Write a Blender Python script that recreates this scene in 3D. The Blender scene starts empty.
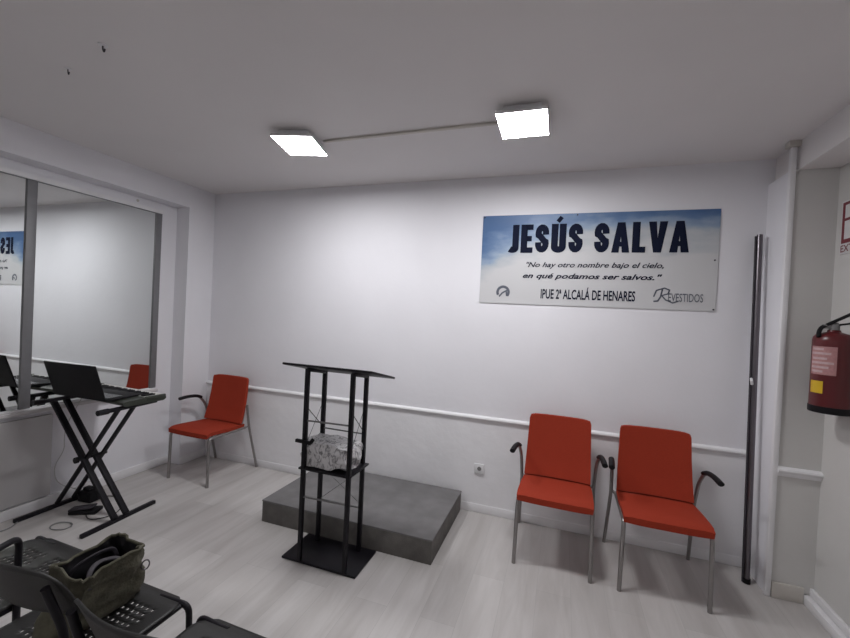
import bpy, bmesh, math, random
from mathutils import Vector, Matrix, noise
random.seed(4)
PI = math.pi
COL = bpy.context.scene.collection

# ------------------------------------------------------------------ materials
def mat(name, color, rough=.5, metal=0.0, noise_amt=0.0, noise_scale=40, bump=0.0, bump_scale=60, spec=None, stretch=None):
    m = bpy.data.materials.new(name); m.use_nodes = True
    nt = m.node_tree; b = nt.nodes['Principled BSDF']
    b.inputs['Base Color'].default_value = (*color, 1); b.inputs['Roughness'].default_value = rough
    b.inputs['Metallic'].default_value = metal
    if spec is not None: b.inputs['Specular IOR Level'].default_value = spec
    tc = nt.nodes.new('ShaderNodeTexCoord')
    src = tc.outputs['Object']
    if stretch:
        mp = nt.nodes.new('ShaderNodeMapping'); mp.inputs['Scale'].default_value = stretch
        nt.links.new(src, mp.inputs['Vector']); src = mp.outputs['Vector']
    if noise_amt:
        n = nt.nodes.new('ShaderNodeTexNoise'); n.inputs['Scale'].default_value = noise_scale; n.inputs['Detail'].default_value = 4
        nt.links.new(src, n.inputs['Vector'])
        r = nt.nodes.new('ShaderNodeValToRGB')
        r.color_ramp.elements[0].position = .3; r.color_ramp.elements[1].position = .7
        r.color_ramp.elements[0].color = (*[c * (1 - noise_amt) for c in color], 1)
        r.color_ramp.elements[1].color = (*[min(1, c * (1 + noise_amt)) for c in color], 1)
        nt.links.new(n.outputs['Fac'], r.inputs['Fac']); nt.links.new(r.outputs['Color'], b.inputs['Base Color'])
    if bump:
        n2 = nt.nodes.new('ShaderNodeTexNoise'); n2.inputs['Scale'].default_value = bump_scale; n2.inputs['Detail'].default_value = 5
        nt.links.new(src, n2.inputs['Vector'])
        bp = nt.nodes.new('ShaderNodeBump'); bp.inputs['Strength'].default_value = bump; bp.inputs['Distance'].default_value = .01
        nt.links.new(n2.outputs['Fac'], bp.inputs['Height']); nt.links.new(bp.outputs['Normal'], b.inputs['Normal'])
    return m

def floor_mat():
    m = bpy.data.materials.new('pale laminate'); m.use_nodes = True
    nt = m.node_tree; N = nt.nodes; L = nt.links; b = N['Principled BSDF']
    tc = N.new('ShaderNodeTexCoord')
    mp = N.new('ShaderNodeMapping'); mp.inputs['Rotation'].default_value = (0, 0, PI / 2)
    L.new(tc.outputs['Object'], mp.inputs['Vector'])
    br = N.new('ShaderNodeTexBrick'); br.inputs['Scale'].default_value = 1
    br.inputs['Brick Width'].default_value = 1.25; br.inputs['Row Height'].default_value = .19
    br.inputs['Mortar Size'].default_value = .0012; br.offset = .37
    br.inputs['Color1'].default_value = (.52, .50, .49, 1); br.inputs['Color2'].default_value = (.60, .58, .57, 1)
    br.inputs['Mortar'].default_value = (.46, .45, .44, 1)
    L.new(mp.outputs['Vector'], br.inputs['Vector'])
    mg = N.new('ShaderNodeMapping'); mg.inputs['Scale'].default_value = (9, 1.1, 1)
    L.new(tc.outputs['Object'], mg.inputs['Vector'])
    n = N.new('ShaderNodeTexNoise'); n.inputs['Scale'].default_value = 1.1; n.inputs['Detail'].default_value = 6; n.inputs['Roughness'].default_value = .6
    n.inputs['Distortion'].default_value = .6
    L.new(mg.outputs['Vector'], n.inputs['Vector'])
    r = N.new('ShaderNodeValToRGB'); r.color_ramp.elements[0].position = .32; r.color_ramp.elements[1].position = .68
    r.color_ramp.elements[0].color = (.80, .79, .78, 1); r.color_ramp.elements[1].color = (1, 1, 1, 1)
    L.new(n.outputs['Fac'], r.inputs['Fac'])
    mx = N.new('ShaderNodeMix'); mx.data_type = 'RGBA'; mx.blend_type = 'MULTIPLY'; mx.inputs['Factor'].default_value = 1
    L.new(br.outputs['Color'], mx.inputs['A']); L.new(r.outputs['Color'], mx.inputs['B'])
    L.new(mx.outputs['Result'], b.inputs['Base Color'])
    b.inputs['Roughness'].default_value = .38
    return m

def emit_mat(name, color, strength):
    m = bpy.data.materials.new(name); m.use_nodes = True; nt = m.node_tree
    b = nt.nodes['Principled BSDF']; b.inputs['Base Color'].default_value = (.9, .9, .9, 1)
    b.inputs['Emission Color'].default_value = (*color, 1); b.inputs['Emission Strength'].default_value = strength
    return m

def banner_mat():   # printed sky: blue at the top and left, clouds, pale grey below
    m = bpy.data.materials.new('printed vinyl'); m.use_nodes = True
    nt = m.node_tree; N = nt.nodes; L = nt.links; b = N['Principled BSDF']; b.inputs['Roughness'].default_value = .45
    tc = N.new('ShaderNodeTexCoord'); sp = N.new('ShaderNodeSeparateXYZ'); L.new(tc.outputs['Object'], sp.inputs[0])
    n = N.new('ShaderNodeTexNoise'); n.inputs['Scale'].default_value = 3.2; n.inputs['Detail'].default_value = 6
    mp = N.new('ShaderNodeMapping'); mp.inputs['Scale'].default_value = (1, 1, 2.4); L.new(tc.outputs['Object'], mp.inputs[0]); L.new(mp.outputs[0], n.inputs['Vector'])
    def math_(op, a, c):
        q = N.new('ShaderNodeMath'); q.operation = op
        for i, v in enumerate((a, c)):
            if isinstance(v, (int, float)): q.inputs[i].default_value = v
            else: L.new(v, q.inputs[i])
        return q.outputs[0]
    # height above the banner's middle (object origin is its centre)
    zt = math_('ADD', math_('MULTIPLY', sp.outputs['Z'], 2.3), .03)
    xl = math_('MULTIPLY', sp.outputs['X'], -.30)
    xr = math_('MULTIPLY', math_('POWER', math_('ABSOLUTE', sp.outputs['X'], 0), 2), .50)
    s = math_('ADD', math_('ADD', zt, xl), math_('ADD', xr, math_('MULTIPLY', math_('SUBTRACT', n.outputs['Fac'], .5), 1.0)))
    r = N.new('ShaderNodeValToRGB'); e = r.color_ramp.elements
    e[0].position = .18; e[0].color = (.56, .56, .57, 1)
    e[1].position = 1.0; e[1].color = (.06, .13, .28, 1)
    for p_, c_ in ((.42, (.44, .47, .50)), (.62, (.26, .34, .46)), (.8, (.12, .20, .35))):
        k = e.new(p_); k.color = (*c_, 1)
    L.new(s, r.inputs['Fac']); L.new(r.outputs['Color'], b.inputs['Base Color'])
    return m

def bundle_mat():
    m = bpy.data.materials.new('printed white plastic'); m.use_nodes = True
    nt = m.node_tree; N = nt.nodes; L = nt.links; b = N['Principled BSDF']; b.inputs['Roughness'].default_value = .4
    tc = N.new('ShaderNodeTexCoord'); mp = N.new('ShaderNodeMapping'); mp.inputs['Scale'].default_value = (1, 1, .55); L.new(tc.outputs['Object'], mp.inputs[0])
    n = N.new('ShaderNodeTexNoise'); n.inputs['Scale'].default_value = 34; n.inputs['Detail'].default_value = 3; n.inputs['Distortion'].default_value = 1.5
    L.new(mp.outputs[0], n.inputs['Vector'])
    r = N.new('ShaderNodeValToRGB'); r.color_ramp.elements[0].position = .36; r.color_ramp.elements[1].position = .52
    r.color_ramp.elements[0].color = (.22, .22, .23, 1); r.color_ramp.elements[1].color = (.68, .67, .68, 1)
    L.new(n.outputs['Fac'], r.inputs['Fac']); L.new(r.outputs['Color'], b.inputs['Base Color'])
    return m

M = dict(
    wall=mat('white plaster', (.77, .765, .80), .7, noise_amt=.02, noise_scale=2, bump=.12, bump_scale=18),
    wains=mat('textured lower wall', (.80, .795, .815), .6, noise_amt=.03, noise_scale=3, bump=.35, bump_scale=9),
    ceil=mat('ceiling paint', (.74, .715, .715), .85, noise_amt=.02, noise_scale=1.5),
    trim=mat('white gloss trim', (.78, .775, .79), .5, noise_amt=.02, noise_scale=8),
    cream=mat('cream skirting', (.56, .53, .49), .5, noise_amt=.05, noise_scale=6),
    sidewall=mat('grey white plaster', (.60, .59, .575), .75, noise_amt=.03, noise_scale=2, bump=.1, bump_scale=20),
    floor=floor_mat(),
    red=mat('red upholstery', (.32, .036, .016), .8, noise_amt=.14, noise_scale=260, bump=.2, bump_scale=500, spec=.2),
    tube=mat('satin grey metal tube', (.30, .285, .28), .35, .85, noise_amt=.04, noise_scale=30),
    blackp=mat('black plastic', (.008, .0075, .009), .55, spec=.2, noise_amt=.2, noise_scale=60),
    blackm=mat('black painted metal', (.007, .006, .009), .45, .0, spec=.25, noise_amt=.2, noise_scale=40),
    shell=mat('dark grey moulded plastic', (.011, .0105, .010), .5, noise_amt=.15, noise_scale=50, bump=.1, bump_scale=200),
    bundle=bundle_mat(),
    cloth=mat('olive canvas', (.085, .080, .056), .9, noise_amt=.25, noise_scale=25, bump=.5, bump_scale=60),
    lining=mat('black lining', (.008, .007, .010), .8, noise_amt=.2, noise_scale=40),
    strap=mat('dark purple grey strap', (.035, .03, .038), .7, noise_amt=.2, noise_scale=80),
    chrome=mat('brushed steel', (.17, .155, .17), .3, 1, noise_amt=.06, noise_scale=12, stretch=(20, 20, .5)),
    alu=mat('grey aluminium frame', (.20, .20, .21), .5, .3, noise_amt=.04, noise_scale=20),
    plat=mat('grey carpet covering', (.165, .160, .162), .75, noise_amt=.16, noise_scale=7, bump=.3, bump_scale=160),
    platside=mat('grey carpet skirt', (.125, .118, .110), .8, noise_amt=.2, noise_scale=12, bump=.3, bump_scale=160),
    white=mat('white plastic', (.72, .72, .73), .4, noise_amt=.02, noise_scale=30),
    ink=mat('navy ink', (.006, .009, .026), .8, spec=.15, noise_amt=.1, noise_scale=20),
    greyink=mat('grey ink', (.10, .11, .14), .5, noise_amt=.1, noise_scale=20),
    redm=mat('extinguisher red enamel', (.095, .008, .010), .3, noise_amt=.08, noise_scale=8),
    signred=mat('sign red', (.17, .010, .022), .4, noise_amt=.05, noise_scale=20),
    signwhite=mat('sign white', (.68, .67, .68), .4, noise_amt=.02, noise_scale=20),
    labelline=mat('pale label print', (.50, .36, .36), .5, noise_amt=.1, noise_scale=60),
    yellow=mat('yellow label', (.62, .40, .01), .45, noise_amt=.05, noise_scale=30),
    pinklabel=mat('pale pink label', (.40, .20, .20), .5, noise_amt=.1, noise_scale=90),
    grey=mat('grey cable rubber', (.20, .20, .20), .5, noise_amt=.1, noise_scale=40),
    whitecable=mat('off white cable rubber', (.45, .44, .43), .5, noise_amt=.05, noise_scale=40),
    keyw=mat('ivory keys', (.62, .62, .58), .35, noise_amt=.02, noise_scale=40),
    kb=mat('dark keyboard casing', (.028, .032, .024), .45, noise_amt=.15, noise_scale=30),
    panel=mat('screen glass', (.01, .01, .012), .25, noise_amt=.05, noise_scale=10),
    mirror=mat('silvered glass', (.80, .83, .82), .012, 1, noise_amt=.01, noise_scale=1),
    sillm=mat('pale sill stone', (.55, .53, .54), .4, noise_amt=.05, noise_scale=14),
    lowgrey=mat('light grey panel paint', (.46, .45, .455), .6, noise_amt=.03, noise_scale=4),
    diff=emit_mat('lit diffuser', (.985, .98, 1.0), 23),
    diff_fill=emit_mat('added fill diffuser', (1, .97, .97), 13),  # glow for the added fill lamps behind the viewer
)

# ------------------------------------------------------------------ mesh helpers
def nb(): return bmesh.new()
def box(bm, lo, hi, bevel=0, seg=2, mtx=None):
    r = bmesh.ops.create_cube(bm, size=1)
    vs = r['verts']
    S = Matrix.Diagonal((*(hi[i] - lo[i] for i in range(3)), 1)); T = Matrix.Translation([(lo[i] + hi[i]) / 2 for i in range(3)])
    bmesh.ops.transform(bm, matrix=T @ S, verts=vs)
    if bevel:
        es = list({e for v in vs for e in v.link_edges})
        g = bmesh.ops.bevel(bm, geom=es, offset=bevel, segments=seg, affect='EDGES', profile=.5)
        vs = list({v for f in g['faces'] for v in f.verts} | {v for v in vs if v.is_valid})
    if mtx: bmesh.ops.transform(bm, matrix=mtx, verts=vs)
    return vs
def smooth_path(pts, n=5, r=None):
    """round the corners of a polyline with Catmull-like quadratic corners"""
    P = [Vector(p) for p in pts]; out = [P[0]]
    for i in range(1, len(P) - 1):
        a, b, c = P[i - 1], P[i], P[i + 1]
        d1 = min((b - a).length * .45, r or 9); d2 = min((c - b).length * .45, r or 9)
        s = b + (a - b).normalized() * d1; e = b + (c - b).normalized() * d2
        for k in range(n + 1):
            t = k / n; out.append(s * (1 - t) ** 2 + b * 2 * t * (1 - t) + e * t * t)
    out.append(P[-1]); return out
def tube(bm, pts, r, seg=10, round_=None, cap=True, flat=1.0):
    P = smooth_path(pts, 5, round_) if round_ else [Vector(p) for p in pts]
    rings = []; up = None
    for i, p in enumerate(P):
        d = (P[min(i + 1, len(P) - 1)] - P[max(i - 1, 0)]).normalized()
        if up is None:
            up = Vector((0, 0, 1)) if abs(d.z) < .9 else Vector((1, 0, 0))
        side = d.cross(up).normalized(); up = side.cross(d).normalized()
        rr = r[i] if isinstance(r, (list, tuple)) else r
        rings.append([bm.verts.new(p + (side * math.cos(a) + up * math.sin(a) * flat) * rr) for a in [2 * PI * k / seg for k in range(seg)]])
    for a, b in zip(rings, rings[1:]):
        for k in range(seg): bm.faces.new((a[k], a[(k + 1) % seg], b[(k + 1) % seg], b[k]))
    if cap: bm.faces.new(rings[0][::-1]); bm.faces.new(rings[-1])
def bar(bm, a, b, w, t, bevel=0):
    """square bar from a to b, w wide across, t thick"""
    a, b = Vector(a), Vector(b); d = b - a; L = d.length
    q = d.to_track_quat('Z', 'Y').to_matrix().to_4x4()
    box(bm, (-w / 2, -t / 2, 0), (w / 2, t / 2, L), bevel, 2, Matrix.Translation(a) @ q)
def lathe(bm, prof, c=(0, 0, 0), seg=28):
    rings = []
    for r, z in prof: rings.append([bm.verts.new((c[0] + r * math.cos(2 * PI * k / seg), c[1] + r * math.sin(2 * PI * k / seg), c[2] + z)) for k in range(seg)])
    for a, b in zip(rings, rings[1:]):
        for k in range(seg): bm.faces.new((a[k], a[(k + 1) % seg], b[(k + 1) % seg], b[k]))
    bm.faces.new(rings[0][::-1]); bm.faces.new(rings[-1])
def obj(name, bm, m, parent=None, smooth=True, loc=None, rot=None, angle=35):
    bmesh.ops.recalc_face_normals(bm, faces=bm.faces)
    me = bpy.data.meshes.new(name); bm.to_mesh(me); bm.free()
    me.materials.append(m if not isinstance(m, str) else M[m])
    if smooth:
        for p in me.polygons: p.use_smooth = True
        me.set_sharp_from_angle(angle=math.radians(angle))
    o = bpy.data.objects.new(name, me); COL.objects.link(o)
    if parent: o.parent = parent
    if loc: o.location = loc
    if rot: o.rotation_euler = rot
    return o
def tag(o, label, cat, group=None):
    o['label'] = label; o['category'] = cat
    if group: o['group'] = group
    return o
def thing(name, label, cat, loc=(0, 0, 0), rz=0, group=None):
    o = bpy.data.objects.new(name, None); COL.objects.link(o); o.location = loc; o.rotation_euler = (0, 0, rz)
    o.empty_display_size = .1
    return tag(o, label, cat, group)
def struct(name, bm, m, parent=None, smooth=False, loc=None):
    o = obj(name, bm, m, parent, smooth, loc)
    if not parent: o['kind'] = 'structure'
    return o
def dup(root, loc, rz, label):
    r = root.copy(); COL.objects.link(r); r.location = loc; r.rotation_euler = (0, 0, rz); r['label'] = label
    for ch in list(root.children):
        c = ch.copy(); COL.objects.link(c); c.parent = r
        for g in ch.children:
            d = g.copy(); COL.objects.link(d); d.parent = c
    return r

# ------------------------------------------------------------------ room
H = 2.734; RX = 4.96; YR = -6.4; GX = -.16; RAIL = .765
bm = nb(); box(bm, (-.4, YR - .2, -.1), (RX + .2, .2, 0)); struct('floor', bm, 'floor')
bm = nb(); box(bm, (-.4, YR - .2, H), (RX + .2, .2, H + .1)); struct('ceiling', bm, 'ceil')
bm = nb(); box(bm, (-.4, 0, 0), (RX + .2, .2, H)); wb = struct('wall_back', bm, 'wall')
# lower wall below the rail: the same wall, a slightly thicker rough skin
bm = nb(); box(bm, (0, -.006, 0), (4.74, 0, RAIL - .02)); struct('lower_skin', bm, 'wains', wb)
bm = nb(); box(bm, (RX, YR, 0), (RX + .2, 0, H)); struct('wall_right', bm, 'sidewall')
bm = nb(); box(bm, (-.4, YR - .2, 0), (RX + .2, YR, H)); struct('wall_rear', bm, 'wall')
# left wall: pier in the corner, header over the recess, wall behind the glass level, a long stretch behind the camera
bm = nb()
box(bm, (-.4, -.30, 0), (0, 0, H))
box(bm, (-.4, -3.0, 2.52), (0, -.30, H))
box(bm, (-.4, -3.0, 0), (GX, -.30, .735))
box(bm, (-.4, -3.0, 2.45), (GX, -.30, 2.52))
box(bm, (-.4, -.46, .735), (GX, -.30, 2.45))
box(bm, (-.4, YR, 0), (0, -3.0, H))
struct('wall_left', bm, 'wall')
bm = nb(); box(bm, (GX, -2.98, .09), (GX + .025, -1.28, .70)); struct('trim_1', bm, 'lowgrey')
bm = nb(); box(bm, (GX, -3.0, .735), (GX + .05, -.462, .762), .006); struct('trim_2', bm, 'sillm')
# chair rail
def rail_profile(bm, a, b, n, z=RAIL):
    a, b, n = Vector(a), Vector(b), Vector(n)
    prof = [(0, -.032), (.010, -.030), (.013, -.012), (.022, -.004), (.026, .006), (.022, .016), (.012, .022), (0, .026)]
    r1 = [bm.verts.new(a + n * d + Vector((0, 0, z + h))) for d, h in prof]
    r2 = [bm.verts.new(b + n * d + Vector((0, 0, z + h))) for d, h in prof]
    for k in range(len(prof) - 1): bm.faces.new((r1[k], r1[k + 1], r2[k + 1], r2[k]))
    bm.faces.new(r1); bm.faces.new(r2[::-1])
bm = nb(); rail_profile(bm, (0, 0, 0), (4.73, 0, 0), (0, -1, 0)); struct('trim_3', bm, 'trim')
bm = nb(); rail_profile(bm, (4.75, -.28, 0), (RX, -.28, 0), (0, -1, 0)); struct('trim_4', bm, 'trim')
# pilaster in the right corner and the beam over it running along the right wall
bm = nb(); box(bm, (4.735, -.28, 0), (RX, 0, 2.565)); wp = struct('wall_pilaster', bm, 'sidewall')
bm = nb(); box(bm, (4.731, -.279, 0), (4.735, 0, 2.565)); struct('return_face', bm, 'wall', wp)
bm = nb(); box(bm, (4.765, YR, 2.565), (RX, 0, H)); struct('trim_5', bm, 'ceil')
# plastic conduit on the pilaster's corner with its small brown cap at the ceiling
bm = nb(); box(bm, (4.722, -.292, 0), (4.752, -.262, H - .035), .005); o5 = struct('trim_6', bm, 'trim', smooth=True)
bm = nb(); box(bm, (4.705, -.305, H - .035), (4.765, -.25, H), .004); struct('conduit_cap', bm, 'cream', o5)
# skirtings
def skirt(name, lo, hi, m='trim'): b_ = nb(); box(b_, lo, hi, .004); struct(name, b_, m, smooth=True)
skirt('baseboard_back', (0, -.010, 0), (4.73, 0, .068))
skirt('baseboard_left', (GX, -2.98, 0), (GX + .02, -.302, .075))
skirt('baseboard_pier', (0, -.30, 0), (.014, -.014, .075))
skirt('baseboard_pilaster', (4.755, -.294, 0), (RX - .05, -.28, .095), 'cream')
bm = nb(); box(bm, (RX - .05, YR, 0), (RX, -.28, .055), .006); box(bm, (RX - .022, YR, .055), (RX, -.28, .10), .006)
struct('baseboard_right', bm, 'trim', smooth=True)

# mirrored sliding window in the recess
bm = nb()
box(bm, (GX - .02, -3.0, 2.418), (GX + .03, -.46, 2.45)); box(bm, (GX - .02, -3.0, .735), (GX + .02, -.46, .772))
win = struct('window_1', bm, 'trim')
def post(y0, y1, x1=GX + .014):
    b_ = nb(); box(b_, (GX - .02, y0, .763), (x1, y1, 2.43), .003); return b_
struct('frame_post', post(-.515, -.462), 'alu', win, True)
struct('frame_post', post(-1.475, -1.415), 'alu', win, True)
struct('frame_post', post(-2.61, -2.55), 'alu', win, True)
b_ = nb(); box(b_, (GX - .02, -3.0, 2.415), (GX + .014, -.46, 2.428), .002); struct('top_track', b_, 'alu', win, True)
b_ = nb(); box(b_, (GX - .012, -1.43, .77), (GX, -.50, 2.42)); struct('pane', b_, 'mirror', win)
b_ = nb(); box(b_, (GX - .012, -3.0, .77), (GX, -1.46, 2.42)); struct('pane', b_, 'mirror', win)
# screw patch above the window
bm = nb(); lathe(bm, [(.0001, 0), (.012, 0), (.010, .006), (.0001, .008)], seg=10)
o = obj('wall_plug', bm, 'cream', loc=(GX, -.69, 2.485), rot=(0, PI / 2, 0)); tag(o, 'tiny cream wall plug just above the mirrored window frame', 'wall plug')

# ------------------------------------------------------------------ ceiling lamps
def lamp(x, y, rz, label, d='diff', sx=.262, sy=.300):
    t = thing('ceiling_lamp', label, 'lamp', (x, y, H), rz, 'square ceiling panel lamps')
    b_ = nb(); box(b_, (-sx / 2 - .004, -sy / 2 - .004, -.056), (sx / 2 + .004, sy / 2 + .004, -.036), .003); box(b_, (-sx / 2 + .03, -sy / 2 + .03, -.04), (sx / 2 - .03, sy / 2 - .03, 0), .004)
    obj('housing', b_, 'white', t)
    b_ = nb(); box(b_, (-sx / 2, -sy / 2, -.0565), (sx / 2, sy / 2, -.055))
    obj('diffuser', b_, d, t); return t
lamp(1.766, -.985, math.radians(14.5), 'left square white ceiling lamp turned at an angle, farther from the banner')
lamp(3.222, -.962, math.radians(.5), 'right square white ceiling lamp just left of the banner, near the cable duct end')
bm = nb(); box(bm, (1.90, -.925, H - .014), (3.075, -.903, H), .003); o = obj('cable_duct', bm, 'cream')
tag(o, 'thin pale cable duct on the ceiling joining the two square lamps', 'cable duct')
for (x, y, s, lb) in ((1.09, -1.94, .011, 'smaller dark hook in the ceiling, the lower left of the two'), (1.47, -2.02, .015, 'larger dark hook in the ceiling, the upper right of the two')):
    t = thing('ceiling_hook', lb, 'hook', (x, y, H), 0, 'hooks in the bare ceiling')
    b_ = nb(); lathe(b_, [(.0001, 0), (s * 1.3, 0), (s * 1.25, -.004), (.0001, -.006)], seg=16); obj('plate', b_, 'trim', t)
    b_ = nb(); tube(b_, [(0, 0, -.004), (0, 0, -.02), (s * .6, 0, -.035), (s, 0, -.02)], s * .22, 8, .01); obj('hook', b_, 'strap', t)
# unseen fill lamps added behind the viewer to raise the overall light
lamp(1.3, -4.6, 0, 'unseen fill lamp added over the rear of the hall, left one', 'diff_fill')
lamp(3.5, -4.8, 0, 'unseen fill lamp added over the rear of the hall, right one', 'diff_fill')

# ------------------------------------------------------------------ platform
PX0, PX1, PY0, PY1, PH = 1.444, 2.774, -.821, -.03, .162
t = thing('low_platform', 'low grey carpeted platform against the wall behind the lectern', 'platform', ((PX0 + PX1) / 2, (PY0 + PY1) / 2, 0))
hx, hy = (PX1 - PX0) / 2, (PY1 - PY0) / 2
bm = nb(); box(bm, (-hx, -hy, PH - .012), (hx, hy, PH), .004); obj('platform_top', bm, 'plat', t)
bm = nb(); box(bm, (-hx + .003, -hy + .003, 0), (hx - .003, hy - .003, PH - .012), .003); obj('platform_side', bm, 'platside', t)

# ------------------------------------------------------------------ red armchairs
def red_chair(label, right_arm=True):
    t = thing('visitor_chair', label, 'chair', (0, 0, 0), 0, 'red chairs along the back wall')
    # seat pad: waterfall front
    b_ = nb(); nx, ny = 10, 14; W = .232
    def seat_pt(u, v, top):
        x = (u * 2 - 1) * W; y = -.29 + v * .43
        z = .472 + .01 * math.cos(v * 3) - .006 * (1 - abs(u * 2 - 1) ** 4) * 1.0
        if v < .12: z -= (1 - v / .12) ** 2 * .018
        wob = 1 - .04 * max(0, (v - .6) / .4)
        edge = max(abs(u * 2 - 1), 0)
        if not top: z -= .040; x *= .985
        else:
            if edge > .95: z -= .008
        return Vector((x * wob, y, z))
    G = [[[b_.verts.new(seat_pt(i / nx, j / ny, k == 0)) for j in range(ny + 1)] for i in range(nx + 1)] for k in (0, 1)]
    for k in (0, 1):
        for i in range(nx):
            for j in range(ny): b_.faces.new((G[k][i][j], G[k][i + 1][j], G[k][i + 1][j + 1], G[k][i][j + 1]))
    for i in range(nx):
        b_.faces.new((G[0][i][0], G[0][i + 1][0], G[1][i + 1][0], G[1][i][0])); b_.faces.new((G[0][i][ny], G[0][i + 1][ny], G[1][i + 1][ny], G[1][i][ny]))
    for j in range(ny):
        b_.faces.new((G[0][0][j], G[0][0][j + 1], G[1][0][j + 1], G[1][0][j])); b_.faces.new((G[0][nx][j], G[0][nx][j + 1], G[1][nx][j + 1], G[1][nx][j]))
    obj('seat', b_, 'red', t, angle=50)
    # backrest: slightly curved panel leaning back, rounded upper corners
    b_ = nb(); nx, nz = 14, 16
    def back_pt(u, v, front):
        hw = .226 - .014 * v; s = u * 2 - 1
        z = .468 + v * .425; x = s * hw
        if v > .93 : # round top corners
            q = (v - .93) / .07; x = s * (hw - .006 * q * q * (abs(s) ** 6))
            z -= .008 * q * (abs(s) ** 8)
        y = .100 + .075 * v + .012 * math.sin(v * PI) - .018 * s * s - .03 * max(0, .25 - v)
        return Vector((x, y if front else y + .028, z))
    G = [[[b_.verts.new(back_pt(i / nx, j / nz, k == 0)) for j in range(nz + 1)] for i in range(nx + 1)] for k in (0, 1)]
    for k in (0, 1):
        for i in range(nx):
            for j in range(nz): b_.faces.new((G[k][i][j], G[k][i + 1][j], G[k][i + 1][j + 1], G[k][i][j + 1]))
    for i in range(nx):
        b_.faces.new((G[0][i][0], G[0][i + 1][0], G[1][i + 1][0], G[1][i][0])); b_.faces.new((G[0][i][nz], G[0][i + 1][nz], G[1][i + 1][nz], G[1][i][nz]))
    for j in range(nz):
        b_.faces.new((G[0][0][j], G[0][0][j + 1], G[1][0][j + 1], G[1][0][j])); b_.faces.new((G[0][nx][j], G[0][nx][j + 1], G[1][nx][j + 1], G[1][nx][j]))
    obj('backrest', b_, 'red', t, angle=50)
    for s in (-1, 1):
        # front leg and the side rail it bends into under the seat
        b_ = nb(); tube(b_, [(s * .232, -.272, .0), (s * .226, -.268, .420), (s * .222, .150, .418)], .0125, 12, .035)
        obj('leg', b_, 'tube', t)
        # rear leg rises to carry the arm
        if s > 0 and not right_arm:
            b_ = nb(); tube(b_, [(s * .266, .275, 0), (s * .250, .165, .44), (s * .242, .140, .64)], .0115, 12, .05)
            obj('leg', b_, 'tube', t); continue
        b_ = nb(); tube(b_, [(s * .266, .275, 0), (s * .250, .165, .42), (s * .258, .115, .60), (s * .272, .055, .682), (s * .277, 0, .690)], .0115, 12, .05)
        obj('leg', b_, 'tube', t)
        b_ = nb(); tube(b_, [(s * .270, .075, .668), (s * .276, .03, .690), (s * .284, -.06, .697), (s * .292, -.145, .688)], .0185, 12, .04, flat=.8)
        obj('armrest', b_, 'blackp', t)
    for y in (-.12, .14):
        b_ = nb(); tube(b_, [(-.224, y, .417), (.224, y, .417)], .010, 10); obj('cross_tube', b_, 'tube', t)
    for s in (-1, 1):
        b_ = nb(); tube(b_, [(s * .222, .13, .418), (s * .250, .168, .430)], .009, 8); obj('frame_joint', b_, 'tube', t)
        b_ = nb(); tube(b_, [(s * .205, .12, .418), (s * .200, .140, .52), (s * .195, .180, .72)], .010, 8, .05); obj('back_stay', b_, 'tube', t)
    return t
c0 = red_chair('red upholstered armchair in the left corner beside the keyboard stand', False)
c0.location = (.420, -.292, 0); c0.rotation_euler = (0, 0, math.radians(-1))
c1 = red_chair('red upholstered armchair right of the platform, left one of the pair under the banner')
c1.location = (3.500, -.310, 0); c1.rotation_euler = (0, 0, math.radians(-1.5))
dup(c1, (4.118, -.325, 0), math.radians(0), 'red upholstered armchair nearest the steel pole, right one of the pair under the banner')

# ------------------------------------------------------------------ lectern
t = thing('lectern', 'black metal open frame lectern with slanted top in front of the platform', 'lectern', (2.15, -.98, 0))
def L_(p): return (p[0] - 2.15, p[1] + .98, p[2])
bm = nb(); box(bm, L_((1.868, -1.125, 0)), L_((2.395, -.835, .016)), .005); obj('base_plate', bm, 'blackm', t)
FL, FR, BL, BR = (1.996, -1.115), (2.316, -1.115), (1.975, -.885), (2.290, -.885)
for (x, y), zt in ((FL, 1.222), (FR, 1.222), (BL, 1.175), (BR, 1.175)):
    b_ = nb(); a = L_((x, y, .016)); box(b_, (a[0] - .0125, a[1] - .0125, .016), (a[0] + .0125, a[1] + .0125, zt), .002); obj('post', b_, 'blackm', t)
for xl, xm in ((FL[0], BL[0]), (FR[0], BR[0])):
    b_ = nb(); bar(b_, L_((xl, -1.115, 1.215)), L_((xm, -.885, 1.170)), .022, .022, .002); obj('top_bracket', b_, 'blackm', t)
# slanted board, higher at the hall side
bm = nb(); ang = math.atan2(1.160 - 1.243, .36)
box(bm, (-.312, -.18, -.007), (.312, .18, .007), .004, 2, Matrix.Translation(L_((2.148, -.985, 1.206))) @ Matrix.Rotation(ang, 4, 'X'))
obj('top_board', bm, 'blackm', t)
bm = nb(); box(bm, L_((1.965, -1.128, .588)), L_((2.33, -.872, .600)), .003)

obj('shelf', bm, 'blackm', t)
for z in (.900, .420):
    b_ = nb(); tube(b_, [L_((FL[0], -1.115, z - .004)), L_((FR[0], -1.115, z + .004))], .0055, 8); obj('front_rail', b_, 'grey', t)
for z in (.790, .300):
    b_ = nb(); tube(b_, [L_((BL[0], -.885, z)), L_((BR[0], -.885, z))], .005, 8); obj('back_rail', b_, 'grey', t)
for x0, x1 in ((FL[0], BL[0]), (FR[0], BR[0])):
    b_ = nb(); tube(b_, [L_((x0, -1.115, .985)), L_((x1, -.885, .80))], .0025, 6); tube(b_, [L_((x1, -.885, .80)), L_((x1, -.87, .64))], .0025, 6)
    tube(b_, [L_((x1, -.885, .985)), L_((x0, -1.115, .72))], .0016, 6)
    obj('brace_wire', b_, 'blackm', t)
bm = nb(); tube(bm, [L_((BL[0], -.885, .53)), L_((BR[0], -.885, .325))], .0022, 6); tube(bm, [L_((BR[0], -.885, .56)), L_((BL[0], -.885, .30))], .0022, 6)
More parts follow.
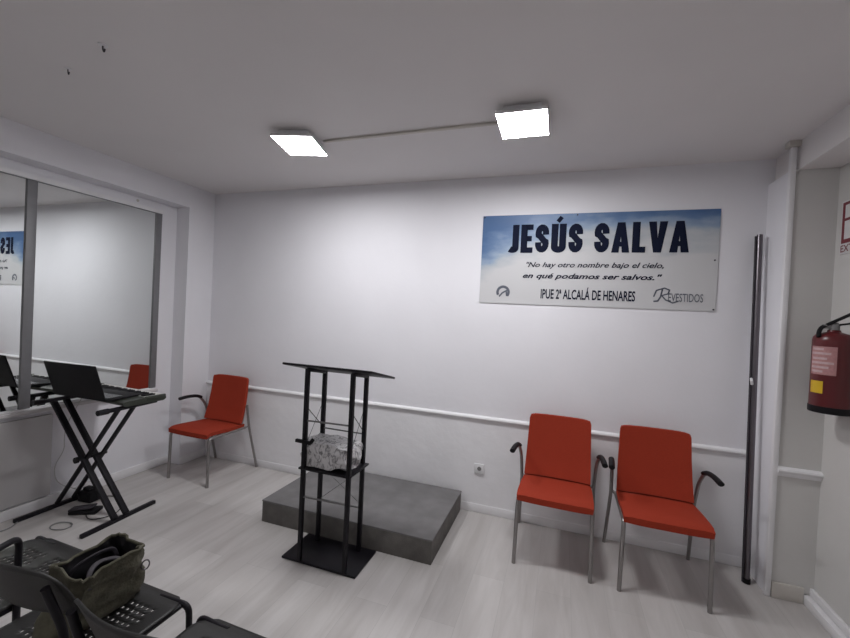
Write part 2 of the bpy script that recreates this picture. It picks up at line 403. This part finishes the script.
obj('brace_wire', bm, 'grey', t)
bm = nb(); bar(bm, L_((1.945, -1.135, .770)), L_((2.055, -1.135, .766)), .020, .020, .003); tube(bm, [L_((2.05, -1.135, .766)), L_((2.062, -1.12, .79))], .012, 8)
obj('holder_arm', bm, 'blackp', t)

# crumpled bundle on the shelf
bm = nb(); r = bmesh.ops.create_cube(bm, size=1); bmesh.ops.subdivide_edges(bm, edges=bm.edges[:], cuts=11, use_grid_fill=True)
for v in bm.verts:
    p = v.co.copy(); q = Vector((p.x, p.y, p.z)); l = max(abs(c) for c in q); s = q.normalized() * .62
    q = q.lerp(s, .28)
    n3 = noise.noise_vector(p * 3.1 + Vector((3, 1, 7))); n6 = noise.noise_vector(p * 8 + Vector((1, 9, 2)))
    q += n3 * .09 + n6 * .035
    if p.z > 0: q.z -= .12 * max(0, p.x) + .06 * abs(p.y)
    v.co = Vector((q.x * .33, q.y * .205, q.z * .150))
zmin = min(v.co.z for v in bm.verts)
for v in bm.verts: v.co.z -= zmin
for v in bm.verts:
    if v.co.z < .02: v.co.z *= .3
o = obj('plastic_bundle', bm, 'bundle', loc=(2.128, -1.000, .6005)); tag(o, 'crumpled white bundle with grey print on the lectern shelf', 'bundle')

# ------------------------------------------------------------------ keyboard stand
t = thing('keyboard_stand', 'black double braced folding X stand under the keyboard', 'stand', (.24, -1.22, 0))
def K_(p): return (p[0] - .24, p[1] + 1.22, p[2])
ZT = .832
b_ = nb(); bar(b_, K_((-.055, -1.53, .014)), K_((-.075, -1.0, .014)), .028, .028, .004); obj('foot_bar', b_, 'blackm', t)
b_ = nb(); bar(b_, K_((.548, -1.475, .014)), K_((.513, -.94, .014)), .028, .028, .004); obj('foot_bar', b_, 'blackm', t)
b_ = nb(); bar(b_, K_((-.025, -1.44, ZT)), K_((-.05, -1.02, ZT)), .028, .026, .004); tube(b_, [K_((-.024, -1.465, ZT)), K_((-.028, -1.395, ZT))], .019, 10); obj('support_arm', b_, 'blackm', t)
b_ = nb(); bar(b_, K_((.600, -1.41, ZT)), K_((.565, -1.0, ZT)), .028, .026, .004); tube(b_, [K_((.602, -1.435, ZT)), K_((.597, -1.365, ZT))], .019, 10); obj('support_arm', b_, 'blackm', t)
for a_, c_ in (((-.035, -1.335), (.538, -1.255)), ((-.035, -1.255), (.532, -1.170))):
    b_ = nb(); bar(b_, K_((a_[0], a_[1], ZT - .01)), K_((c_[0], c_[1], .03)), .040, .022, .003); obj('leg', b_, 'blackm', t)
for a_, c_ in (((.575, -1.285), (-.065, -1.27)), ((.565, -1.17), (-.068, -1.16))):
    b_ = nb(); bar(b_, K_((a_[0], a_[1], ZT - .01)), K_((c_[0], c_[1], .03)), .030, .018, .003); obj('leg', b_, 'blackm', t)
b_ = nb(); tube(b_, [K_((.25, -1.34, .43)), K_((.25, -1.14, .43))], .012, 10); tube(b_, [K_((.25, -1.35, .43)), K_((.25, -1.33, .43))], .022, 12); obj('pivot_bolt', b_, 'blackp', t)

# keyboard: keys on the wall side, the rear edge towards the hall
KX0, KX1, KY0, KY1 = -.125, .640, -1.270, -.965
t = thing('keyboard', 'dark electronic keyboard lying on the X stand by the mirrored window', 'keyboard', ((KX0 + KX1) / 2, (KY0 + KY1) / 2, ZT + .014), math.radians(-3))
kx, ky = (KX1 - KX0) / 2, (KY1 - KY0) / 2
bm = nb()
pr = [(-ky, .012), (-ky + .02, .0), (ky - .02, 0), (ky, .012), (ky, .030), (ky - .14, .030), (ky - .15, .040), (-ky + .03, .036), (-ky, .028)]
a = [bm.verts.new((-kx, y, z)) for y, z in pr]; b2 = [bm.verts.new((kx, y, z)) for y, z in pr]
for k in range(len(pr)): bm.faces.new((a[k], a[(k + 1) % len(pr)], b2[(k + 1) % len(pr)], b2[k]))
bm.faces.new(a); bm.faces.new(b2[::-1])
obj('casing', bm, 'kb', t, smooth=False)
for s in (-1, 1):
    b_ = nb(); box(b_, (s * kx - (.022 if s > 0 else 0), ky - .15, .010), (s * kx + (0 if s > 0 else .022), ky, .046), .005); obj('end_cheek', b_, 'kb', t)
nk = 31; wk = (2 * kx - .05) / nk
for k in range(nk):
    b_ = nb(); x = -kx + .025 + k * wk; box(b_, (x + .0008, ky - .138, .030), (x + wk - .0008, ky - .002, .042), .001, 1); obj('white_key', b_, 'keyw', t)
for k in range(nk - 1):
    if k % 7 in (2, 6): continue
    b_ = nb(); x = -kx + .025 + (k + 1) * wk; box(b_, (x - .006, ky - .138, .042), (x + .006, ky - .055, .052), .001, 1); obj('black_key', b_, 'blackp', t)

# laptop, hinge towards the hall, its lid leaning back to the hall
t = thing('laptop', 'open black laptop on the keyboard with its lid back to the room', 'laptop', (.305, -1.365, ZT + .0545), math.radians(3))
LW = .245
bm = nb(); box(bm, (-LW, .0, 0), (LW, .27, .014), .004, 2, Matrix.Rotation(math.radians(-.5), 4, 'X')); obj('base', bm, 'blackp', t)
RL = Matrix.Translation((0, -.002, .012)) @ Matrix.Rotation(math.radians(17), 4, 'X')
bm = nb(); box(bm, (-LW, -.006, 0), (LW, .004, .252), .003, 2, RL); lid = obj('lid', bm, 'blackp', t)
bm = nb(); box(bm, (-LW + .012, .0042, .016), (LW - .012, .0052, .240), 0, 1, RL); obj('screen', bm, 'panel', lid)
bm = nb(); box(bm, (-LW + .02, .03, .016), (LW - .02, .14, .0175), 0, 1, Matrix.Rotation(math.radians(-.5), 4, 'X')); obj('key_field', bm, 'panel', t)

# things under the stand
bm = nb(); box(bm, (-.062, -.05, 0), (.062, .05, .085), .012); box(bm, (-.04, -.03, .08), (.03, .02, .11), .01)
t = obj('power_adapter', bm, 'blackp', loc=(.030, -1.105, 0), rot=(0, 0, .1)); tag(t, 'black power adapter block on the floor at the back of the X stand', 'adapter')
t = thing('foot_pedal', 'black sustain pedal on the floor between the stand foot bars', 'pedal', (.20, -1.235, 0), math.radians(-62))
bm = nb(); box(bm, (-.05, -.09, 0), (.05, .09, .025), .006); obj('pedal_base', bm, 'blackp', t)
bm = nb(); box(bm, (-.035, -.10, 0), (.035, .06, .014), .005, 2, Matrix.Translation((0, 0, .030)) @ Matrix.Rotation(math.radians(8), 4, 'X')); obj('pedal_plate', bm, 'strap', t)
def cable(name, pts, r, m, label):
    b_ = nb(); tube(b_, pts, r, 6, .3); o = obj(name, b_, m); tag(o, label, 'cable'); return o
cable('hanging_cable', [(0.06, -1.2, 0.845), (-0.104, -1.21, 0.603), (-0.121, -1.21, 0.484), (-0.145, -1.19, 0.399), (-0.15, -1.26, 0.28), (-0.13, -1.24, 0.15), (-0.03, -1.15, 0.09)], .0035, 'whitecable', 'thin off white cable hanging from the keyboard to the adapter')
def loop(cx, cy, rx, ry, rz, n=22, turns=1.6):
    return [(cx + rx * (1 - .12 * k / n) * math.cos(k / n * 2 * PI * turns + rz), cy + ry * (1 + .1 * math.sin(k)) * math.sin(k / n * 2 * PI * turns + rz), .005 + .001 * (k % 3)) for k in range(n + 1)]
cable('floor_cable', loop(.27, -1.43, .075, .05, .4), .0035, 'grey', 'small coil of grey cable on the floor between the stand feet')
cable('floor_cable', [(-.10, -1.27, .006), (-.11, -1.45, .005), (.02, -1.58, .005), (-.03, -1.70, .005), (-.1, -1.85, .005), (-.12, -2.1, .005)], .0045, 'grey', 'grey cable running along the floor under the mirrored window')
cable('floor_cable', [(.20, -1.24, .010), (.36, -1.32, .005), (.44, -1.18, .005), (.30, -1.02, .005), (.12, -.98, .005), (-.02, -1.11, .010)], .0035, 'blackp', 'thin black pedal cable on the floor inside the stand')

# ------------------------------------------------------------------ dark perforated chairs in front
def shell_chair(label):
    t = thing('perforated_chair', label, 'chair', (0, 0, 0), 0, 'dark perforated chairs in the front row')
    # origin: floor under the seat's centre; faces +y.  Seat .44 wide
    nx, ny = 34, 32; W = .225; D0, D1 = -.21, .21
    b_ = nb()
    def pt(u, v):
        s = u * 2 - 1; x = s * W; y = D0 + (D1 - D0) * v
        r = .09 # round front corners
        if y > D1 - r:
            q = (y - (D1 - r)) / r; lim = W - r + r * math.sqrt(max(0, 1 - q * q * .85)); x = s * lim
        z = .448 - .012 * (1 - s * s) * math.sin(min(1, v * 1.1) * PI) - .012 * max(0, v - .85) / .15
        return (x, y, z)
    G = [[b_.verts.new(pt(i / nx, j / ny)) for j in range(ny + 1)] for i in range(nx + 1)]
    for i in range(nx):
        for j in range(ny):
            hole = (5 <= i <= 28 and not 15 <= i <= 18 and 6 <= j <= 25 and j % 2 == 0 and (i + (j // 2) % 2) % 2 == 0)
            if not hole: b_.faces.new((G[i][j], G[i + 1][j], G[i + 1][j + 1], G[i][j + 1]))
    o = obj('seat', b_, 'shell', t); md = o.modifiers.new('thick', 'SOLIDIFY'); md.thickness = .006; md.offset = -1
    # back plate: a curved band
    b_ = nb(); nx2, nz2 = 24, 10
    def bp(u, v):
        s = u * 2 - 1; hw = .232 - .03 * max(0, v - .75) * abs(s) ** 4
        z = .655 + .165 * v - .04 * (abs(s) ** 5) * v * v
        return (s * hw, -.225 - .06 * v + .055 * s * s, z)
    G = [[b_.verts.new(bp(i / nx2, j / nz2)) for j in range(nz2 + 1)] for i in range(nx2 + 1)]
    for i in range(nx2):
        for j in range(nz2):
            b_.faces.new((G[i][j], G[i + 1][j], G[i + 1][j + 1], G[i][j + 1]))
    o = obj('backrest', b_, 'shell', t); md = o.modifiers.new('thick', 'SOLIDIFY'); md.thickness = .008; md.offset = 0
    for s in (-1, 1):
        b_ = nb(); tube(b_, [(s * .10, .185, .432), (s * .245, .190, .436), (s * .252, .200, .0)], .0115, 12, .035); obj('leg', b_, 'blackm', t)
        b_ = nb(); tube(b_, [(s * .24, -.33, 0), (s * .222, -.215, .43), (s * .219, -.200, .60), (s * .205, -.250, .77)], .0115, 12, .06); obj('leg', b_, 'blackm', t)
    b_ = nb()
    for s in (-1, 1): tube(b_, [(s * .21, .185, .430), (s * .216, -.215, .428)], .0105, 10)
    tube(b_, [(-.21, -.2, .428), (.21, -.2, .428)], .009, 8)
    obj('seat_frame', b_, 'blackm', t)
    return t
k1 = shell_chair('dark perforated chair at the left edge with a tubular arm, left of the bag')
k1.location = (1.385, -2.220, 0); k1.rotation_euler = (0, 0, math.radians(-1))
k2 = dup(k1, (1.935, -2.270, 0), math.radians(-1), 'dark perforated chair carrying the olive bag')
k3 = dup(k1, (2.505, -2.305, 0), math.radians(-1), 'dark perforated chair at the bottom edge, nearest the viewer, right of the bag')
b_ = nb()
lc = Matrix.Translation(k1.location) @ Matrix.Rotation(math.radians(-1), 4, 'Z')
pts = [(1.615, -2.327, 0), (1.615, -2.327, 0.697), (1.66, -2.43, .700), (1.60, -2.50, .700)]
tube(b_, [lc.inverted() @ Vector(p) for p in pts], .0115, 12, .035); obj('armrest', b_, 'blackm', k1)

# ------------------------------------------------------------------ olive bag on the middle chair
t = thing('tote_bag', 'slouchy olive canvas tote bag standing open on the middle dark chair', 'bag', (1.905, -2.245, .452))
def ring_pt(v, a, inset=0):
    # v 0 bottom .. 1 rim ; a angle
    cx = .0 + .055 * v; cy = .0 - .012 * v
    rx = (.085 + .000 * v) - inset; ry = (.150 - .034 * v) - inset
    c, s = math.cos(a), math.sin(a); e = .62
    x = cx + rx * math.copysign(abs(c) ** e, c); y = cy + ry * math.copysign(abs(s) ** e, s)
    z = v * .222
    z += v * v * (.020 * math.cos(2 * a) * 0 + .012 * math.sin(3 * a + 1))
    f = .016 * noise.noise(Vector((c * 1.6, s * 2.2, v * 2.6))) + .010 * noise.noise(Vector((c * 5, s * 5, v * 6 + 4)))
    return Vector((x + f * c * 1.5, y + f * s * 1.5, z))
def bag_wall(inset, v0, v1, n, seg=44, close=None):
    b_ = nb(); R = [[b_.verts.new(ring_pt(v0 + (v1 - v0) * k / n, 2 * PI * j / seg, inset)) for j in range(seg)] for k in range(n + 1)]
    for k in range(n):
        for j in range(seg): b_.faces.new((R[k][j], R[k][(j + 1) % seg], R[k + 1][(j + 1) % seg], R[k + 1][j]))
    b_.faces.new(R[0][::-1]); return b_
body = obj('bag_body', bag_wall(0, 0, 1, 16), 'cloth', t, angle=80)
obj('bag_lining', bag_wall(.006, .25, .985, 10), 'lining', t, angle=80)
b_ = nb(); seg = 44
tube(b_, [ring_pt(1, 2 * PI * j / seg) for j in range(seg)] + [ring_pt(1, 0)], .0055, 8); obj('rim_hem', b_, 'cloth', t)
b_ = nb(); tube(b_, [(.00, -.09, .16), (.015, -.08, .205), (.025, -.02, .222), (.015, .05, .208), (.01, .07, .16)], .008, 8, .05, flat=.5); obj('handle', b_, 'strap', t)
b_ = nb(); tube(b_, [(.115, -.09, .16), (.09, -.08, .205), (.06, -.03, .212), (.08, .03, .20), (.110, .05, .16)], .008, 8, .05, flat=.5); obj('handle', b_, 'strap', t)
b_ = nb(); tube(b_, [(.122 + .004 * math.cos(a), .098 + .013 * math.cos(a), .140 + .018 * math.sin(a)) for a in [2 * PI * k / 20 for k in range(21)]], .0028, 6); obj('ring', b_, 'chrome', t)

# ------------------------------------------------------------------ banner
BX0, BX1, BZ0, BZ1 = 2.834, 4.472, 1.713, 2.417
bw, bh = BX1 - BX0, BZ1 - BZ0; bcx, bcz = (BX0 + BX1) / 2, (BZ0 + BZ1) / 2
bm = nb(); nx, nz = 40, 14
def bpt(i, j, back):
    x = (i / nx - .5) * bw; z = (j / nz - .5) * bh
    return (x, (0.0 if back else -.003) , z)
G = [[[bm.verts.new(bpt(i, j, k)) for j in range(nz + 1)] for i in range(nx + 1)] for k in (0, 1)]
for k in (0, 1):
    for i in range(nx):
        for j in range(nz): bm.faces.new((G[k][i][j], G[k][i + 1][j], G[k][i + 1][j + 1], G[k][i][j + 1]))
for i in range(nx): bm.faces.new((G[0][i][0], G[0][i + 1][0], G[1][i + 1][0], G[1][i][0])); bm.faces.new((G[0][i][nz], G[0][i + 1][nz], G[1][i + 1][nz], G[1][i][nz]))
for j in range(nz): bm.faces.new((G[0][0][j], G[0][0][j + 1], G[1][0][j + 1], G[1][0][j])); bm.faces.new((G[0][nx][j], G[0][nx][j + 1], G[1][nx][j + 1], G[1][nx][j]))
ban = obj('banner', bm, banner_mat(), loc=(bcx, -.004, bcz), smooth=False)
tag(ban, 'wide blue and grey printed banner reading JESÚS SALVA on the back wall', 'banner')
TY = -.0052
def stroke(b_, pts, w, closed=False):
    """flat ribbon of width w along 2-D points with mitred joints"""
    P = [Vector((p[0], p[1])) for p in pts]; n = len(P); Ls, Rs = [], []
    for i in range(n):
        d0 = (P[i] - P[i - 1]).normalized() if i > 0 or closed else None
        d1 = (P[(i + 1) % n] - P[i]).normalized() if i < n - 1 or closed else None
        if d0 is None: d0 = d1
        if d1 is None: d1 = d0
        nn = Vector((-(d0 + d1).y, (d0 + d1).x))
        nn = nn.normalized(); k = max(.5, nn.dot(Vector((-d1.y, d1.x)))); nn = nn * (w / 2 / k)
        Ls.append(b_.verts.new((P[i].x + nn.x, TY, P[i].y + nn.y))); Rs.append(b_.verts.new((P[i].x - nn.x, TY, P[i].y - nn.y)))
    for i in range(n if closed else n - 1):
        j = (i + 1) % n; b_.faces.new((Ls[i], Ls[j], Rs[j], Rs[i]))
def arc(cx, cy, rx, ry, a0, a1, n=8): return [(cx + rx * math.cos(math.radians(a0 + (a1 - a0) * k / n)), cy + ry * math.sin(math.radians(a0 + (a1 - a0) * k / n))) for k in range(n + 1)]
def bx(px): # px across the photo -> banner x through the wall's perspective
    X = [(480.0, BX0), (718, BX1)]
    f = lambda q: 1 / (q + 798)
    return BX0 + (f(480.5) - f(px)) / (f(480.5) - f(718)) * bw - bcx
CH = .222; SW = .050    # cap height, stem
def letter(b_, ch, x, z, w):
    s = SW; h = CH; i = s / 2; o = lambda pts: [(x + p[0], z + p[1]) for p in pts]
    if ch == 'J': stroke(b_, o([(w - i, h)] + arc(w / 2 - .005, w * .42, w / 2 - i + .005, w * .42 - i, 0, -150, 8)), s)
    if ch == 'E':
        stroke(b_, o([(i, 0), (i, h)]), s)
        for zz, ww in ((i * .85, w), (h / 2, w * .9), (h - i * .85, w)): stroke(b_, o([(s * .9, zz), (ww, zz)]), s * .85)
    if ch == 'S':
        rx = w / 2 - i; ry = (h - s * 1.0) / 4 + .002; t_ = h - i - ry
        up = arc(w / 2, t_, rx, ry, -5, 200, 10); lo_ = arc(w / 2, i + ry, rx, ry, 20, -185, 10)
        stroke(b_, o([(w - i, t_ - .012)] + up[1:] + [(i + .012, h / 2 + .020), (w / 2, h / 2), (w - i - .012, h / 2 - .020)] + lo_[:-1] + [(i, i + ry + .012)]), s * .93)
    if ch in 'UÚ':
        stroke(b_, o([(i, h), (i, w * .42)] + arc(w / 2, w * .42, w / 2 - i, w * .42 - i, 180, 360, 10)[1:] + [(w - i, h)]), s)
        if ch == 'Ú': stroke(b_, o([(w * .40, h + .016), (w * .66, h + .052)]), s * .62)
    if ch in 'AV':
        fl = (lambda z_: z_) if ch == 'A' else (lambda z_: h - z_)
        m_ = w / 2; hk = h * (1 - s * .55 / m_)
        def poly(q):
            b_.faces.new([b_.verts.new((x + a, TY, z + fl(c))) for a, c in (q if ch == 'A' else q[::-1])])
        fx = lambda z_: s + (m_ - s) * z_ / (hk * .98)     # inner edge of the left leg
        poly([(0, 0), (s, 0), (m_, hk * .98), (m_, h), (m_ - s * .5, h)])
        poly([(w, 0), (m_ + s * .5, h), (m_, h), (m_, hk * .98), (w - s, 0)])
        if ch == 'A': poly([(fx(h * .20), h * .20), (w - fx(h * .20), h * .20), (w - fx(h * .36), h * .36), (fx(h * .36), h * .36)])
    if ch == 'L':
        stroke(b_, o([(i, 0), (i, h)]), s); stroke(b_, o([(s * .9, i * .85), (w, i * .85)]), s * .85)
TITLE = (('J', .093), ('E', .098), ('S', .112), ('Ú', .115), ('S', .112), (' ', .048), ('S', .112), ('A', .128), ('L', .092), ('V', .128), ('A', .128))
X0T, X1T = bx(506) , bx(688)
tot = sum(w for _, w in TITLE) + .016 * 10; sc_ = (X1T - X0T) / tot; x = X0T; zt0 = bh / 2 - .425 * bh
bA, bB = nb(), nb(); cnt = 0
for ch, w in TITLE:
    if ch != ' ': letter(bA if cnt < 5 else bB, ch, x, zt0, w * sc_)
    x += (w + .016) * sc_; cnt += 1
obj('title_lettering', bA, 'ink', ban, smooth=False); obj('title_lettering', bB, 'ink', ban, smooth=False)
def text(body, x0, x1, z, h, m='ink', shear=0, off=0, name='lettering', parent=None, rot=None, base=None):
    cu = bpy.data.curves.new('t', 'FONT'); cu.body = body; cu.size = 1; cu.shear = shear; cu.offset = off; cu.resolution_u = 3
    to = bpy.data.objects.new('t', cu); COL.objects.link(to); bpy.context.view_layer.update()
    me = bpy.data.meshes.new_from_object(to.evaluated_get(bpy.context.evaluated_depsgraph_get()))
    bpy.data.objects.remove(to); bpy.data.curves.remove(cu)
    xs = [v.co.x for v in me.vertices]; a_, b__ = min(xs), max(xs); k = (x1 - x0) / (b__ - a_)
    for v in me.vertices:
        v.co = Vector((x0 + (v.co.x - a_) * k, TY, z + v.co.y * h / .729))   # default font cap height ~.729
    me.name = name; me.materials.clear(); me.materials.append(M[m])
    o = bpy.data.objects.new(name, me); COL.objects.link(o); o.parent = parent or ban
    return o
text('"No hay otro nombre bajo el cielo,', bx(526), bx(664), -.058, .040, 'ink', .35, .012)
text('en qué podamos ser salvos."', bx(523), bx(663), -.144, .040, 'ink', .35, .022)
text('IPUE 2ª ALCALÁ DE HENARES', bx(542), bx(637), -.300, .074, 'ink', 0, .020)
text('EVESTIDOS', bx(670), bx(705), -.293, .060, 'greyink', 0, .006)
# script capital R in front of it
b_ = nb(); rx0 = bx(661); stroke(b_, [(rx0 - .035, -.263), (rx0 - .02, -.218), (rx0 + .03, -.200), (rx0 + .062, -.213), (rx0 + .055, -.240), (rx0 + .015, -.253), (rx0 + .04, -.283), (rx0 + .085, -.303), (rx0 + .12, -.290)], .009); obj('lettering', b_, 'greyink', ban, smooth=False); b_ = nb()
stroke(b_, [(rx0 + .018, -.208), (rx0 + .008, -.263), (rx0 - .008, -.293), (rx0 - .035, -.296)], .010)
obj('lettering', b_, 'greyink', ban, smooth=False)
# round emblem lower left: open ring with a dove like swoosh
b_ = nb(); ex = bx(504); ez = -.262
stroke(b_, [(ex + .044 * math.cos(a), ez + .044 * math.sin(a)) for a in [math.radians(-40 + 250 * k / 20) for k in range(21)]], .020)
stroke(b_, [(ex - .03, ez - .035), (ex - .005, ez - .005), (ex + .025, ez + .012), (ex + .03, ez - .03)], .012)
obj('emblem', b_, 'greyink', ban, smooth=False)
# fixing pins at the corners
for px_, pz_ in ((-bw / 2 + .012, bh / 2 - .012), (bw / 2 - .012, -bh / 2 + .012), (bw / 2 - .02, .0), (-.10, bh / 2 - .012)):
    b_ = nb(); lathe(b_, [(.0001, .0), (.006, .0), (.005, .003), (.0001, .004)], seg=8); p = obj('pin', b_, 'strap', ban, loc=(px_, -.003, pz_), rot=(PI / 2, 0, 0))

# ------------------------------------------------------------------ socket, pole, sign, extinguisher
t = thing('wall_socket', 'small white wall socket low on the wall between platform and red chairs', 'socket', (2.903, -.006, .36))
bm = nb(); box(bm, (-.040, -.012, -.040), (.040, 0, .040), .004); obj('cover_plate', bm, 'white', t)
bm = nb(); lathe(bm, [(.0001, 0), (.017, 0), (.017, .003), (.0001, .003)], seg=18); obj('plug_well', bm, 'grey', t, loc=(.004, -.012, .002), rot=(PI / 2, 0, 0))

t = thing('steel_pole', 'tall slim steel pole leaning upright against the corner by the pilaster', 'pole', (4.668, -.19, 0))
bm = nb(); top = (4.680 - 4.668, .135, 2.225)
tube(bm, [(0, 0, .012), top], .0165, 20); obj('pole_tube', bm, 'chrome', t)
bm = nb(); tube(bm, [(-.021, .0, .004), (top[0] - .021, top[1], 2.215)], .0065, 12); obj('side_tube', bm, 'strap', t)
bm = nb(); tube(bm, [(0, 0, 0), (0, 0.001, .03)], .021, 16); obj('foot_cap', bm, 'blackp', t)
bm = nb(); tube(bm, [(-.012, .07, 1.285), (-.018, .045, 1.27), (-.012, .055, 1.25)], .008, 8); obj('clip', bm, 'white', t)

t = thing('fire_extinguisher', 'red fire extinguisher hanging on the right wall below the sign', 'fire extinguisher', (4.868, -.50, 1.175))
R_ = .084
bm = nb(); lathe(bm, [(.0001, .035), (R_, .035), (R_, .385), (R_ * .965, .405), (R_ * .82, .420), (R_ * .5, .430), (.028, .435), (.026, .445), (.0001, .445)], seg=40); obj('cylinder', bm, 'redm', t)
bm = nb(); lathe(bm, [(.0001, 0), (R_ + .001, 0), (R_ + .003, .004), (R_ + .003, .036), (.0001, .037)], seg=40); obj('base_ring', bm, 'blackp', t)
def curved_label(a0, a1, z0, z1, m, rr=R_ + .0015, name='paper_label'):
    b_ = nb(); n = 12; A = []
    for k in range(n + 1):
        a = math.radians(a0 + (a1 - a0) * k / n); A.append((b_.verts.new((rr * math.cos(a), rr * math.sin(a), z0)), b_.verts.new((rr * math.cos(a), rr * math.sin(a), z1))))
    for p, q in zip(A, A[1:]): b_.faces.new((p[0], q[0], q[1], p[1]))
    return obj(name, b_, m, t)
# the camera sees the side facing about -120 degrees... (towards -y, -x)
lb = curved_label(-185, -100, .19, .365, 'redm')
curved_label(-182, -105, .205, .355, 'pinklabel', R_ + .002)
for zz, a0, a1 in ((.335, -178, -140), (.312, -180, -120), (.285, -176, -130), (.262, -180, -112), (.238, -178, -125), (.216, -178, -140)):
    curved_label(a0, a1, zz, zz + .012, 'labelline', R_ + .0026, 'print_line')
curved_label(-180, -137, .105, .170, 'yellow', R_ + .002, 'yellow_sticker')['label'] = 'yellow square sticker'
bm = nb(); lathe(bm, [(.0001, .44), (.022, .44), (.022, .475), (.014, .485), (.0001, .485)], seg=20); box(bm, (-.05, -.012, .452), (.02, .012, .474), .004); obj('valve', bm, 'grey', t)
bm = nb(); bar(bm, (-.035, 0, .470), (.052, -.035, .535), .026, .016, .004); obj('lever', bm, 'blackp', t)
bm = nb(); bar(bm, (-.01, 0, .468), (.085, -.035, .490), .022, .010, .003); obj('carry_handle', bm, 'blackp', t)
bm = nb(); tube(bm, [(-.02, 0, .463), (-.055, -.005, .462), (-.074, -.02, .435), (-.080, -.03, .405)], .010, 10, .04); obj('hose', bm, 'blackp', t)
bm = nb(); box(bm, (R_ - .01, -.03, .30), (RX - 4.868, .03, .40), .003); obj('bracket', bm, 'grey', t)

t = thing('fire_sign', 'red and white square EXTINTOR sign on the right wall above the extinguisher', 'sign', (RX - .002, -.332, 2.05))
# panel runs towards the viewer along -y
bm = nb(); box(bm, (-.003, -.30, 0), (.002, 0, .30)); obj('sign_panel', bm, 'signwhite', t, smooth=False)
def rect(m, y0, y1, z0, z1, name, d=.0045):
    b_ = nb(); box(b_, (-d, y0, z0), (-.003, y1, z1)); return obj(name, b_, m, t, smooth=False)
bm = nb()
for a_ in (((-.291), (-.009), .060, .082), ((-.291), (-.009), .275, .291), (-.291, -.275, .082, .275), (-.028, -.009, .082, .275)):
    box(bm, (-.0045, a_[0], a_[2]), (-.003, a_[1], a_[3]))
obj('red_border', bm, 'signred', t, smooth=False)
bm = nb(); box(bm, (-.0045, -.19, .10), (-.003, -.14, .21)); box(bm, (-.0045, -.18, .21), (-.003, -.15, .225)); box(bm, (-.0045, -.21, .225), (-.003, -.14, .235))
box(bm, (-.0045, -.075, .185), (-.003, -.028, .20)); box(bm, (-.0045, -.12, .14), (-.003, -.11, .22)); obj('pictogram', bm, 'signred', t, smooth=False)
tx = text('EXTINTOR', .008, .292, .012, .040, 'signred', 0, .012, 'lettering', t)
tx.rotation_euler = (0, 0, -PI / 2); tx.location = (.0006, 0, 0)

# ------------------------------------------------------------------ camera
cd = bpy.data.cameras.new('camera'); cam = bpy.data.objects.new('camera', cd); COL.objects.link(cam)
F_, yaw, pitch, roll = 401.208, -0.32845, -0.01322, 0.04929
cy, sy, cp, sp, cr, sr = math.cos(yaw), math.sin(yaw), math.cos(pitch), math.sin(pitch), math.cos(roll), math.sin(roll)
f = Vector((sy * cp, cy * cp, sp)); r0 = Vector((cy, -sy, 0)); u0 = r0.cross(f)
r = cr * r0 + sr * u0; u = -sr * r0 + cr * u0
mw = Matrix((( r.x, u.x, -f.x, 3.4802), (r.y, u.y, -f.y, -3.2538), (r.z, u.z, -f.z, 1.6), (0, 0, 0, 1)))
cam.matrix_world = mw
cd.sensor_width = 36; cd.lens = F_ / 850 * 36; cd.clip_start = .05
sc = bpy.context.scene; sc.camera = cam

w = bpy.data.worlds.new('world'); sc.world = w; w.use_nodes = True
w.node_tree.nodes['Background'].inputs[0].default_value = (.05, .05, .055, 1)
sc.view_settings.view_transform = 'Standard'; sc.view_settings.look = 'None'
sc.view_settings.gamma = 1; sc.view_settings.use_curve_mapping = False; sc.view_settings.exposure = 1.92
